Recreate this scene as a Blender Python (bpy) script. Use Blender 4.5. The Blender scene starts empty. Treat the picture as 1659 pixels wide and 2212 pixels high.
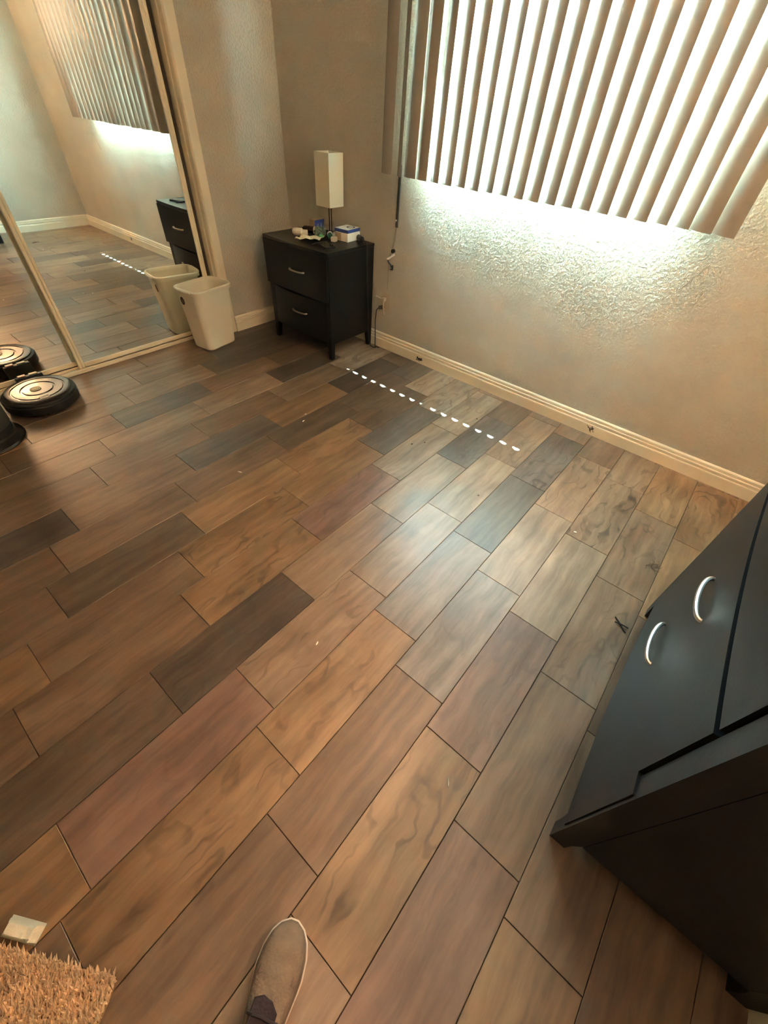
import bpy, bmesh, math, random
from mathutils import Vector, Matrix

# ------------------------------------------------------------------ camera, world, sun, exposure
scene = bpy.context.scene
COL = scene.collection
random.seed(11)

cam_d = bpy.data.cameras.new('camera')
cam_d.sensor_fit = 'HORIZONTAL'
cam_d.sensor_width = 36.0
cam_d.lens = 886.14 / 1659.0 * 36.0
cam_d.clip_start = 0.02
cam = bpy.data.objects.new('camera', cam_d)
COL.objects.link(cam)
CR = ((0.7632269, 0.64362676, 0.05682679),
      (0.48892566, -0.51779605, -0.7020249),
      (-0.42241733, 0.56358836, -0.70988151))
rot = Matrix(((CR[0][0], -CR[1][0], -CR[2][0]),
              (CR[0][1], -CR[1][1], -CR[2][1]),
              (CR[0][2], -CR[1][2], -CR[2][2])))
cam.matrix_world = Matrix.Translation((2.836, -2.286, 1.27)) @ rot.to_4x4()
scene.camera = cam

world = bpy.data.worlds.new('world')
scene.world = world
world.use_nodes = True
bg = world.node_tree.nodes['Background']
bg.inputs['Color'].default_value = (0.62, 0.90, 1.0, 1)
bg.inputs['Strength'].default_value = 11.0

sun_d = bpy.data.lights.new('sun', 'SUN')
sun_d.energy = 110.0
sun_d.angle = 0.012
sun_d.color = (0.60, 0.91, 1.0)
sun = bpy.data.objects.new('sun', sun_d)
COL.objects.link(sun)
sun.location = (2.5, 4, 8)
sun.rotation_euler = Vector((-0.15, -0.337, -1.0)).to_track_quat('-Z', 'Y').to_euler()

portal_d = bpy.data.lights.new('window_portal', 'AREA')
portal_d.shape = 'RECTANGLE'
portal_d.size, portal_d.size_y = 1.36, 0.86
portal_d.cycles.is_portal = True
portal = bpy.data.objects.new('window_portal', portal_d)
COL.objects.link(portal)
portal.location = (1.92, 0.13, 1.66)
portal.rotation_euler = (math.radians(-90), 0, 0)

vs = scene.view_settings
vs.view_transform = 'Standard'
vs.look = 'None'
vs.gamma = 1.0
vs.use_curve_mapping = False
vs.exposure = 3.05
scene.cycles.use_denoising = True
scene.cycles.use_adaptive_sampling = True
scene.cycles.adaptive_threshold = 0.03
scene.cycles.max_bounces = 11
scene.cycles.diffuse_bounces = 7
scene.cycles.glossy_bounces = 6
scene.cycles.transparent_max_bounces = 8
scene.cycles.sample_clamp_indirect = 12.0
scene.cycles.caustics_reflective = True
scene.cycles.blur_glossy = 0.3
scene.cycles.caustics_refractive = False

# ------------------------------------------------------------------ materials
MATS = {}


def mat(name, color, rough=0.5, metal=0.0, var=0.06, vscale=12.0, bump=0.0, bscale=80.0, spec=0.5,
        trans=0.0, alpha=1.0, emit=None, emit_s=0.0, detail=4.0, coat=0.0):
    if name in MATS:
        return MATS[name]
    m = bpy.data.materials.new(name)
    m.use_nodes = True
    nt = m.node_tree
    b = nt.nodes['Principled BSDF']
    b.inputs['Roughness'].default_value = rough
    b.inputs['Metallic'].default_value = metal
    b.inputs['Specular IOR Level'].default_value = spec
    b.inputs['Transmission Weight'].default_value = trans
    b.inputs['Alpha'].default_value = alpha
    b.inputs['Coat Weight'].default_value = coat
    tc = nt.nodes.new('ShaderNodeTexCoord')
    if var > 0:
        n = nt.nodes.new('ShaderNodeTexNoise')
        n.inputs['Scale'].default_value = vscale
        n.inputs['Detail'].default_value = detail
        nt.links.new(tc.outputs['Object'], n.inputs['Vector'])
        r = nt.nodes.new('ShaderNodeValToRGB')
        r.color_ramp.elements[0].position = 0.3
        r.color_ramp.elements[1].position = 0.7
        r.color_ramp.elements[0].color = tuple(c * (1 - var) for c in color) + (1,)
        r.color_ramp.elements[1].color = tuple(min(1, c * (1 + var)) for c in color) + (1,)
        nt.links.new(n.outputs['Fac'], r.inputs['Fac'])
        nt.links.new(r.outputs['Color'], b.inputs['Base Color'])
    else:
        b.inputs['Base Color'].default_value = tuple(color) + (1,)
    if bump > 0:
        n2 = nt.nodes.new('ShaderNodeTexNoise')
        n2.inputs['Scale'].default_value = bscale
        n2.inputs['Detail'].default_value = 3.0
        nt.links.new(tc.outputs['Object'], n2.inputs['Vector'])
        bp = nt.nodes.new('ShaderNodeBump')
        bp.inputs['Strength'].default_value = bump
        bp.inputs['Distance'].default_value = 0.01
        nt.links.new(n2.outputs['Fac'], bp.inputs['Height'])
        nt.links.new(bp.outputs['Normal'], b.inputs['Normal'])
    if emit:
        b.inputs['Emission Color'].default_value = tuple(emit) + (1,)
        b.inputs['Emission Strength'].default_value = emit_s
    MATS[name] = m
    return m


def wall_material():
    """tan paint over a knock-down plaster relief, a few brown stains"""
    m = bpy.data.materials.new('painted_plaster')
    m.use_nodes = True
    nt = m.node_tree
    b = nt.nodes['Principled BSDF']
    b.inputs['Roughness'].default_value = 0.55
    b.inputs['Specular IOR Level'].default_value = 0.3
    g = nt.nodes.new('ShaderNodeNewGeometry')
    n = nt.nodes.new('ShaderNodeTexNoise')
    n.inputs['Scale'].default_value = 1.7
    n.inputs['Detail'].default_value = 5
    nt.links.new(g.outputs['Position'], n.inputs['Vector'])
    r = nt.nodes.new('ShaderNodeValToRGB')
    e = r.color_ramp.elements
    e[0].position, e[0].color = 0.32, (0.485, 0.435, 0.345, 1)
    e[1].position, e[1].color = 0.6, (0.575, 0.525, 0.430, 1)
    nt.links.new(n.outputs['Fac'], r.inputs['Fac'])
    nt.links.new(r.outputs['Color'], b.inputs['Base Color'])
    n2 = nt.nodes.new('ShaderNodeTexNoise')
    n2.inputs['Scale'].default_value = 75
    n2.inputs['Detail'].default_value = 3
    n2.inputs['Roughness'].default_value = 0.55
    nt.links.new(g.outputs['Position'], n2.inputs['Vector'])
    r2 = nt.nodes.new('ShaderNodeValToRGB')
    r2.color_ramp.elements[0].position = 0.42
    r2.color_ramp.elements[1].position = 0.66
    nt.links.new(n2.outputs['Fac'], r2.inputs['Fac'])
    bp = nt.nodes.new('ShaderNodeBump')
    bp.inputs['Strength'].default_value = 0.5
    bp.inputs['Distance'].default_value = 0.006
    nt.links.new(r2.outputs['Color'], bp.inputs['Height'])
    nt.links.new(bp.outputs['Normal'], b.inputs['Normal'])
    return m


def plank_material():
    m = bpy.data.materials.new('wood_plank')
    m.use_nodes = True
    nt = m.node_tree
    L = nt.links.new
    N = nt.nodes.new
    b = nt.nodes['Principled BSDF']
    b.inputs['Specular IOR Level'].default_value = 0.8
    oi = N('ShaderNodeObjectInfo')
    tc = N('ShaderNodeTexCoord')
    mul = N('ShaderNodeMath'); mul.operation = 'MULTIPLY'; mul.inputs[1].default_value = 61.0
    L(oi.outputs['Random'], mul.inputs[0])
    cmb = N('ShaderNodeCombineXYZ')
    L(mul.outputs[0], cmb.inputs[0]); L(mul.outputs[0], cmb.inputs[2])
    add = N('ShaderNodeVectorMath'); add.operation = 'ADD'
    L(tc.outputs['Object'], add.inputs[0]); L(cmb.outputs[0], add.inputs[1])
    # warped coordinates for the figure
    wn = N('ShaderNodeTexNoise'); wn.inputs['Scale'].default_value = 5.5; wn.inputs['Detail'].default_value = 3
    L(add.outputs[0], wn.inputs['Vector'])
    wsub = N('ShaderNodeVectorMath'); wsub.operation = 'SUBTRACT'; wsub.inputs[1].default_value = (0.5, 0.5, 0.5)
    L(wn.outputs['Color'], wsub.inputs[0])
    wsc = N('ShaderNodeVectorMath'); wsc.operation = 'SCALE'; wsc.inputs['Scale'].default_value = 0.13
    L(wsub.outputs[0], wsc.inputs[0])
    wadd = N('ShaderNodeVectorMath'); wadd.operation = 'ADD'
    L(add.outputs[0], wadd.inputs[0]); L(wsc.outputs[0], wadd.inputs[1])
    mp = N('ShaderNodeMapping'); mp.inputs['Scale'].default_value = (1.0, 0.16, 1.0)
    L(wadd.outputs[0], mp.inputs['Vector'])
    # straight streaks: barely warped, long along the plank
    wsc2 = N('ShaderNodeVectorMath'); wsc2.operation = 'SCALE'; wsc2.inputs['Scale'].default_value = 0.035
    L(wsub.outputs[0], wsc2.inputs[0])
    wadd2 = N('ShaderNodeVectorMath'); wadd2.operation = 'ADD'
    L(add.outputs[0], wadd2.inputs[0]); L(wsc2.outputs[0], wadd2.inputs[1])
    mp3 = N('ShaderNodeMapping'); mp3.inputs['Scale'].default_value = (1.0, 0.075, 1.0)
    L(wadd2.outputs[0], mp3.inputs['Vector'])
    st = N('ShaderNodeTexNoise'); st.inputs['Scale'].default_value = 34; st.inputs['Detail'].default_value = 7
    st.inputs['Roughness'].default_value = 0.62
    L(mp3.outputs[0], st.inputs['Vector'])
    # cathedral rings: thin dark contour lines of a smooth stretched noise
    mp2 = N('ShaderNodeMapping'); mp2.inputs['Scale'].default_value = (1.0, 0.24, 1.0)
    L(wadd.outputs[0], mp2.inputs['Vector'])
    rn = N('ShaderNodeTexNoise'); rn.inputs['Scale'].default_value = 6.0; rn.inputs['Detail'].default_value = 2.6
    L(mp2.outputs[0], rn.inputs['Vector'])
    rm = N('ShaderNodeMath'); rm.operation = 'MULTIPLY'; rm.inputs[1].default_value = 62
    L(rn.outputs['Fac'], rm.inputs[0])
    sn = N('ShaderNodeMath'); sn.operation = 'SINE'
    L(rm.outputs[0], sn.inputs[0])
    rr = N('ShaderNodeValToRGB')
    rr.color_ramp.elements[0].position = 0.02; rr.color_ramp.elements[0].color = (0.42, 0.39, 0.37, 1)
    rr.color_ramp.elements[1].position = 0.24; rr.color_ramp.elements[1].color = (1, 1, 1, 1)
    mr = N('ShaderNodeMapRange'); mr.inputs['From Min'].default_value = -1; mr.inputs['From Max'].default_value = 1
    L(sn.outputs[0], mr.inputs['Value'])
    L(mr.outputs[0], rr.inputs['Fac'])
    # strength of the rings: the planks' own figure (alpha of the object colour)
    sr = N('ShaderNodeValToRGB')
    sr.color_ramp.elements[0].position = 0.30; sr.color_ramp.elements[0].color = (0.58, 0.56, 0.56, 1)
    sr.color_ramp.elements[1].position = 0.66; sr.color_ramp.elements[1].color = (1.14, 1.14, 1.12, 1)
    L(st.outputs['Fac'], sr.inputs['Fac'])
    mixr = N('ShaderNodeMix'); mixr.data_type = 'RGBA'; mixr.blend_type = 'MULTIPLY'
    fm = N('ShaderNodeTexNoise'); fm.inputs['Scale'].default_value = 9; fm.inputs['Detail'].default_value = 2
    L(add.outputs[0], fm.inputs['Vector'])
    fr = N('ShaderNodeMapRange'); fr.inputs['From Min'].default_value = 0.38; fr.inputs['From Max'].default_value = 0.62
    L(fm.outputs['Fac'], fr.inputs['Value'])
    ff = N('ShaderNodeMath'); ff.operation = 'MULTIPLY'
    L(fr.outputs[0], ff.inputs[0]); L(oi.outputs['Alpha'], ff.inputs[1])
    L(ff.outputs[0], mixr.inputs['Factor'])
    L(sr.outputs['Color'], mixr.inputs['A']); L(rr.outputs['Color'], mixr.inputs['B'])
    # broad blotches
    bl = N('ShaderNodeTexNoise'); bl.inputs['Scale'].default_value = 8; bl.inputs['Detail'].default_value = 3
    mp4 = N('ShaderNodeMapping'); mp4.inputs['Scale'].default_value = (1.0, 0.4, 1.0)
    L(wadd.outputs[0], mp4.inputs['Vector']); L(mp4.outputs[0], bl.inputs['Vector'])
    br = N('ShaderNodeValToRGB')
    br.color_ramp.elements[0].position = 0.3; br.color_ramp.elements[0].color = (0.72, 0.70, 0.69, 1)
    br.color_ramp.elements[1].position = 0.68; br.color_ramp.elements[1].color = (1.15, 1.15, 1.15, 1)
    L(bl.outputs['Fac'], br.inputs['Fac'])
    m2 = N('ShaderNodeMix'); m2.data_type = 'RGBA'; m2.blend_type = 'MULTIPLY'; m2.inputs['Factor'].default_value = 1
    L(mixr.outputs['Result'], m2.inputs['A']); L(br.outputs['Color'], m2.inputs['B'])
    m3 = N('ShaderNodeMix'); m3.data_type = 'RGBA'; m3.blend_type = 'MULTIPLY'; m3.inputs['Factor'].default_value = 1
    L(oi.outputs['Color'], m3.inputs['A']); L(m2.outputs['Result'], m3.inputs['B'])
    L(m3.outputs['Result'], b.inputs['Base Color'])
    ro = N('ShaderNodeMapRange'); ro.inputs['To Min'].default_value = 0.25; ro.inputs['To Max'].default_value = 0.42
    L(bl.outputs['Fac'], ro.inputs['Value']); L(ro.outputs[0], b.inputs['Roughness'])
    bp = N('ShaderNodeBump'); bp.inputs['Strength'].default_value = 0.12; bp.inputs['Distance'].default_value = 0.004
    L(st.outputs['Fac'], bp.inputs['Height']); L(bp.outputs['Normal'], b.inputs['Normal'])
    return m


def pane_material():
    m = bpy.data.materials.new('window_glass')
    m.use_nodes = True
    nt = m.node_tree
    nt.nodes.remove(nt.nodes['Principled BSDF'])
    out = nt.nodes['Material Output']
    t = nt.nodes.new('ShaderNodeBsdfTransparent'); t.inputs[0].default_value = (0.93, 0.97, 0.96, 1)
    g = nt.nodes.new('ShaderNodeBsdfGlossy'); g.inputs['Roughness'].default_value = 0.02
    x = nt.nodes.new('ShaderNodeMixShader'); x.inputs[0].default_value = 0.06
    nt.links.new(t.outputs[0], x.inputs[1]); nt.links.new(g.outputs[0], x.inputs[2])
    nt.links.new(x.outputs[0], out.inputs[0])
    return m


def mirror_material():
    m = bpy.data.materials.new('mirror_glass')
    m.use_nodes = True
    b = m.node_tree.nodes['Principled BSDF']
    b.inputs['Metallic'].default_value = 1.0
    b.inputs['Roughness'].default_value = 0.015
    b.inputs['Base Color'].default_value = (0.92, 0.95, 0.91, 1)
    return m


def shade_material(name, color, tr=0.45, emit=0.0):
    m = bpy.data.materials.new(name)
    m.use_nodes = True
    nt = m.node_tree
    nt.nodes.remove(nt.nodes['Principled BSDF'])
    out = nt.nodes['Material Output']
    d = nt.nodes.new('ShaderNodeBsdfDiffuse'); d.inputs[0].default_value = tuple(color) + (1,)
    t = nt.nodes.new('ShaderNodeBsdfTranslucent'); t.inputs[0].default_value = tuple(color) + (1,)
    x = nt.nodes.new('ShaderNodeMixShader'); x.inputs[0].default_value = tr
    n = nt.nodes.new('ShaderNodeTexNoise'); n.inputs['Scale'].default_value = 60
    bp = nt.nodes.new('ShaderNodeBump'); bp.inputs['Strength'].default_value = 0.1
    nt.links.new(n.outputs['Fac'], bp.inputs['Height']); nt.links.new(bp.outputs['Normal'], d.inputs['Normal'])
    nt.links.new(d.outputs[0], x.inputs[1]); nt.links.new(t.outputs[0], x.inputs[2])
    nt.links.new(x.outputs[0], out.inputs[0])
    return m


M_WALL = wall_material()
M_PLANK = plank_material()
M_PANE = pane_material()
M_MIRROR = mirror_material()
M_CEIL = mat('ceiling_paint', (0.62, 0.58, 0.50), 0.8, bump=0.2, bscale=60)
M_TRIM = mat('cream_trim_paint', (0.78, 0.70, 0.54), 0.4, var=0.05, vscale=5)
M_GROUT = mat('dark_grout', (0.055, 0.040, 0.030), 0.8, bump=0.2)
M_ALU = mat('cream_door_frame', (0.80, 0.72, 0.55), 0.35, metal=0.0, var=0.04)
M_GAP_SHADE = mat('closet_gap_shade', (0.12, 0.09, 0.06), 0.8)  # dark colour stands in for shade in the gap beside the jamb
M_BLACK = mat('black_painted_wood', (0.006, 0.0058, 0.006), 0.34, spec=0.4, var=0.25, vscale=9, bump=0.03, bscale=140)
M_BLACKD = mat('black_matt', (0.012, 0.011, 0.011), 0.6, var=0.2)
M_CHAR = mat('charcoal_painted_wood', (0.009, 0.010, 0.0105), 0.42, spec=0.34, var=0.2, vscale=10, bump=0.03, bscale=160)
M_CHROME = mat('brushed_nickel', (0.72, 0.70, 0.66), 0.28, metal=1.0, var=0.06, vscale=40)
M_SLAT = mat('beige_vinyl_slat', (0.37, 0.325, 0.275), 0.24, var=0.03, vscale=30, bump=0.05, bscale=300)
M_WINF = mat('white_window_frame', (0.75, 0.75, 0.72), 0.4, var=0.03)
M_BIN = mat('cream_plastic', (0.80, 0.74, 0.60), 0.32, var=0.03, vscale=8)
M_BLKPL = mat('black_plastic', (0.018, 0.016, 0.015), 0.3, var=0.15, vscale=20)


# ------------------------------------------------------------------ mesh helpers
def box(bm, x0, x1, y0, y1, z0, z1, bev=0.0, seg=1):
    g = bmesh.ops.create_cube(bm, size=1.0)
    vs_ = g['verts']
    for v in vs_:
        v.co = Vector(((x0 + x1) / 2 + v.co.x * (x1 - x0), (y0 + y1) / 2 + v.co.y * (y1 - y0),
                       (z0 + z1) / 2 + v.co.z * (z1 - z0)))
    if bev > 0:
        es = list({e for v in vs_ for e in v.link_edges})
        bmesh.ops.bevel(bm, geom=es, offset=bev, segments=seg, affect='EDGES', profile=0.5, clamp_overlap=True)
    return bm


def tube(bm, pts, r, n=8, close=True, rs=None):
    pts = [Vector(p) for p in pts]
    rings = []
    up = Vector((0, 0, 1))
    prev = None
    for i, p in enumerate(pts):
        a = pts[max(i - 1, 0)]
        c = pts[min(i + 1, len(pts) - 1)]
        t = (c - a).normalized()
        if prev is None:
            ref = up if abs(t.z) < 0.9 else Vector((1, 0, 0))
            u = t.cross(ref).normalized()
        else:
            u = (prev - t * prev.dot(t)).normalized()
        prev = u
        w = t.cross(u).normalized()
        rad = rs[i] if rs else r
        rings.append([bm.verts.new(p + (u * math.cos(2 * math.pi * k / n) + w * math.sin(2 * math.pi * k / n)) * rad)
                      for k in range(n)])
    for i in range(len(rings) - 1):
        for k in range(n):
            bm.faces.new((rings[i][k], rings[i][(k + 1) % n], rings[i + 1][(k + 1) % n], rings[i + 1][k]))
    if close:
        bm.faces.new(rings[0][::-1])
        bm.faces.new(rings[-1])
    return bm


def lathe(bm, prof, n=32, c=(0, 0, 0)):
    rings = []
    for r, z in prof:
        if r < 1e-6:
            rings.append([bm.verts.new((c[0], c[1], c[2] + z))])
        else:
            rings.append([bm.verts.new((c[0] + r * math.cos(2 * math.pi * k / n), c[1] + r * math.sin(2 * math.pi * k / n),
                                        c[2] + z)) for k in range(n)])
    for a, b in zip(rings[:-1], rings[1:]):
        for k in range(n):
            k2 = (k + 1) % n
            if len(a) == 1 and len(b) == 1:
                continue
            if len(a) == 1:
                bm.faces.new((a[0], b[k2], b[k]))
            elif len(b) == 1:
                bm.faces.new((a[k], a[k2], b[0]))
            else:
                bm.faces.new((a[k], a[k2], b[k2], b[k]))
    return bm


def loft(bm, rings, cap0=True, cap1=True):
    vr = [[bm.verts.new(p) for p in ring] for ring in rings]
    n = len(vr[0])
    for a, b in zip(vr[:-1], vr[1:]):
        for k in range(n):
            bm.faces.new((a[k], a[(k + 1) % n], b[(k + 1) % n], b[k]))
    if cap0:
        bm.faces.new(vr[0][::-1])
    if cap1:
        bm.faces.new(vr[-1])
    return bm


def prism(bm, poly, axis, a, b):
    """extrude a 2-D outline along an axis: x -> (y,z), y -> (x,z), z -> (x,y)"""
    def P(p, t):
        return {'x': (t, p[0], p[1]), 'y': (p[0], t, p[1]), 'z': (p[0], p[1], t)}[axis]
    return loft(bm, [[P(p, a) for p in poly], [P(p, b) for p in poly]])


def rrect(hx, hy, r, n=5):
    pts = []
    for cx, cy, a0 in ((hx - r, hy - r, 0), (-hx + r, hy - r, 90), (-hx + r, -hy + r, 180), (hx - r, -hy + r, 270)):
        for k in range(n + 1):
            a = math.radians(a0 + 90 * k / n)
            pts.append((cx + r * math.cos(a), cy + r * math.sin(a)))
    return pts


def obj(name, bm, m, parent=None, smooth=False, loc=None, angle=35):
    bmesh.ops.recalc_face_normals(bm, faces=bm.faces[:])
    me = bpy.data.meshes.new(name)
    bm.to_mesh(me)
    bm.free()
    me.materials.append(m)
    if smooth:
        me.shade_smooth() if hasattr(me, 'shade_smooth') else None
        for p in me.polygons:
            p.use_smooth = True
        try:
            me.set_sharp_from_angle(angle=math.radians(angle))
        except Exception:
            pass
    o = bpy.data.objects.new(name, me)
    COL.objects.link(o)
    if parent is not None:
        o.parent = parent
    if loc is not None:
        o.location = loc
    return o


def B():
    return bmesh.new()


def tag(o, label, cat, group=None):
    o['label'] = label
    o['category'] = cat
    if group:
        o['group'] = group
    return o


def thing(name, label, cat, loc=(0, 0, 0), rz=0.0, group=None):
    o = bpy.data.objects.new(name, None)
    o.empty_display_size = 0.05
    COL.objects.link(o)
    o.location = loc
    o.rotation_euler = (0, 0, rz)
    return tag(o, label, cat, group)


def struct(name, bm, m, label, parent=None, smooth=False):
    o = obj(name, bm, m, parent, smooth)
    if parent is None:
        o['kind'] = 'structure'
        o['label'] = label
        o['category'] = name.split('_')[0]
    return o


# ------------------------------------------------------------------ the room
RX = 3.565          # right wall
BY = -3.9           # wall behind the camera
CX = 0.08           # face of the closet wall
CH = 2.44
WX0, WX1, WZ0, WZ1 = 1.24, 2.60, 1.281, 2.08     # window opening

b = B(); box(b, -0.75, RX, BY, 0, -0.06, -0.0125)
floor = struct('floor', b, M_GROUT, 'floor of staggered wood-look planks with thin dark joints')
b = B(); box(b, -0.75, RX, BY, 0.0, CH, CH + 0.06)
struct('ceiling', b, M_CEIL, 'plain off-white ceiling')

b = B()
TH = 0.16
box(b, -0.75, WX0, 0, TH, -0.06, CH + 0.06)
box(b, WX1, RX + 0.1, 0, TH, -0.06, CH + 0.06)
box(b, WX0, WX1, 0, TH, -0.06, WZ0)
box(b, WX0, WX1, 0, TH, WZ1, CH + 0.06)
wall_window = struct('wall_window', b, M_WALL, 'tan textured plaster wall with the window')
b = B(); box(b, RX, RX + 0.1, BY - 0.1, 0, -0.06, CH + 0.06)
struct('wall_right', b, M_WALL, 'tan plaster wall behind the dark dresser')
b = B(); box(b, -0.75, RX, BY - 0.1, BY, -0.06, CH + 0.06)
struct('wall_back', b, M_WALL, 'tan plaster wall behind the viewer')
# closet wall: pier between the mirror doors and the corner, header above, closet interior
YJ = -0.638         # right jamb of the closet opening
YK = -2.60          # far jamb, outside the frame
HZ = 2.05
b = B()
box(b, -0.12, CX, YJ, 0, -0.06, CH)
box(b, -0.12, CX, YK, YJ, HZ, CH)
box(b, -0.12, CX, BY, YK, -0.06, CH)
box(b, -0.80, -0.75, BY, 0, -0.06, CH)
struct('wall_closet', b, M_WALL, 'tan plaster wall around the mirrored closet opening')

# hairline crack in the plaster right of the blind
b = B()
crk = [(2.655, 0.873), (2.640, 0.850), (2.634, 0.832), (2.622, 0.818), (2.612, 0.795), (2.600, 0.772), (2.585, 0.758)]
for (x0, z0), (x1, z1) in zip(crk[:-1], crk[1:]):
    tube(b, [(x0, -0.0002, z0), (x1, -0.0002, z1)], 0.0011, 5)
obj('crack', b, mat('crack_shadow', (0.22, 0.18, 0.12), 0.9), wall_window)

# floor planks -------------------------------------------------------
W0, WP, LP = -0.1860, 0.18231, 0.5099
OFF = {1: 0.30, 2: 0.43, 3: 0.054, 4: 0.195, 5: 0.338, 6: 0.46, 7: 0.145, 8: 0.256, 9: 0.335, 10: 0.457, 11: 0.046,
       12: 0.255, 13: 0.076, 14: 0.139, 15: 0.247, 16: 0.328, 17: 0.461, 18: 0.026, 19: 0.15, 20: 0.30}
# plank stains, with window sheen put into pale and bin shade into some dark: medium, light, orange, dark, grey, pale, reddish, brown, silver
TINT = {'m': (0.223, 0.142, 0.091), 'l': (0.282, 0.190, 0.127), 'o': (0.285, 0.175, 0.097), 'd': (0.121, 0.085, 0.064),
        'g': (0.152, 0.122, 0.101), 'p': (0.308, 0.229, 0.165), 'r': (0.234, 0.141, 0.104), 'b': (0.154, 0.104, 0.071),
        's': (0.210, 0.168, 0.139)}
ROWS = {1: 'd d m m b', 2: 'd d m l m', 3: 'b d d l l', 4: 'p.5 b m g m', 5: 'p.6 d l l m', 6: 'p.8 l m m m', 7: 'b.5 d o g m d',
        8: 'g b.4 b m m m', 9: 'p.7 b.5 o.6 o b', 10: 'p.8 g o.2 o.7 m', 11: 'm p.5 p r.3 o.6 m', 12: 'b g.5 p l d.3 b',
        13: 'm l.4 p p l.5 r', 14: 'm g.9 g.0 s.2 o.6 o.6', 15: 'm l.9 p.0 s.2 m m.3', 16: 'l.9 l1 p.0 r.4 o.7',
        17: 'o.8 l.7 l.5 m r', 18: 'o.5 o.9 o.3 m m', 19: 'o.6 o.4 m m m'}
KIND = {(k, i): kd for k, r_ in ROWS.items() for i, kd in enumerate(r_.split())}
plank_mesh = {}


def plank(w, l):
    key = (round(w, 3), round(l, 3))
    if key not in plank_mesh:
        b = B()
        h, e = 0.0125, 0.0010
        lo = [(-w / 2, -l / 2, -h), (w / 2, -l / 2, -h), (w / 2, l / 2, -h), (-w / 2, l / 2, -h)]
        mi = [(x, y, -e) for x, y, _ in lo]
        hi = [(x - math.copysign(e, x), y - math.copysign(e, y), 0) for x, y, _ in lo]
        loft(b, [lo, mi, hi], cap0=False)
        bmesh.ops.recalc_face_normals(b, faces=b.faces[:])
        me = bpy.data.meshes.new('floor_plank')
        b.to_mesh(me); b.free()
        me.materials.append(M_PLANK)
        plank_mesh[key] = me
    return plank_mesh[key]


GR = 0.0015
prng = random.Random(5)
for k in range(1, 21):
    xa, xb = W0 + k * WP, W0 + (k + 1) * WP
    if xb > RX:
        xb = RX
    off = OFF[k]
    n = 0
    j = 0
    edges = [0.0]
    y = -off
    while y > BY + 0.05:
        edges.append(y); y -= LP
    edges.append(BY)
    for i in range(len(edges) - 1):
        ya, yb = edges[i], edges[i + 1]
        w, l = xb - xa - GR, ya - yb - GR
        if l < 0.02 or w < 0.01:
            continue
        o = bpy.data.objects.new('floor_plank', plank(w, l))
        COL.objects.link(o)
        o.parent = floor
        o.location = ((xa + xb) / 2, (ya + yb) / 2, prng.uniform(-0.0004, 0.0))
        kd = KIND.get((k, i)) or prng.choice('mmmmloorb')
        f = prng.uniform(0.93, 1.07)
        t = TINT[kd[0]]
        fig = float(kd[1:]) if len(kd) > 1 else prng.choice((0.0, 0.1, 0.2))
        o.color = (t[0] * f, t[1] * f, t[2] * f, fig)

# baseboards ----------------------------------------------------------
BBP = [(0, 0), (0.015, 0), (0.015, 0.056), (0.0135, 0.060), (0.0085, 0.062), (0.0085, 0.067), (0.0125, 0.070),
       (0.0125, 0.078), (0.0075, 0.081), (0.0075, 0.086), (0.010, 0.089), (0.009, 0.096), (0.004, 0.101), (0, 0.102)]
b = B(); prism(b, [(-d, z) for d, z in BBP], 'x', CX, RX)
struct('baseboard_window', b, M_TRIM, 'cream grooved baseboard along the window wall')
b = B(); prism(b, [(CX + d, z) for d, z in BBP], 'y', YJ + 0.049, -0.0152)
struct('baseboard_closet', b, M_TRIM, 'cream grooved baseboard of the closet pier')
b = B(); prism(b, [(RX - d, z) for d, z in BBP], 'y', BY, -0.0152)
struct('baseboard_right', b, M_TRIM, 'cream grooved baseboard behind the dresser')

# closet trim and mirror doors -----------------------------------------
b = B()
prof = [(-0.02, YJ), (-0.02, YJ - 0.010), (0.012, YJ - 0.010), (0.016, YJ - 0.014), (0.030, YJ - 0.014), (0.034, YJ - 0.009),
        (0.052, YJ - 0.009), (0.056, YJ - 0.013), (0.072, YJ - 0.012), (0.083, YJ - 0.006), (0.086, YJ + 0.004), (0.086, YJ + 0.044),
        (0.0805, YJ + 0.048), (0.0805, YJ + 0.0005)]
prism(b, prof, 'z', 0.0, HZ)
struct('trim_1', b, M_TRIM, 'cream moulded jamb trim beside the mirror doors')
b = B(); box(b, -0.112, -0.104, YJ - 0.06, YJ + 0.0, 0.0, HZ)
struct('trim_2', b, M_GAP_SHADE, 'dark strip standing in for shade behind the closet jamb')
b = B()
box(b, -0.108, 0.0, YK, YJ - 0.0145, 0.0, 0.006)
box(b, -0.012, 0.0, YK, YJ - 0.0145, 0.006, 0.020, 0.002)
box(b, -0.066, -0.060, YK, YJ - 0.0145, 0.006, 0.018)
struct('trim_3', b, M_ALU, 'cream sliding door floor track')


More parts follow.
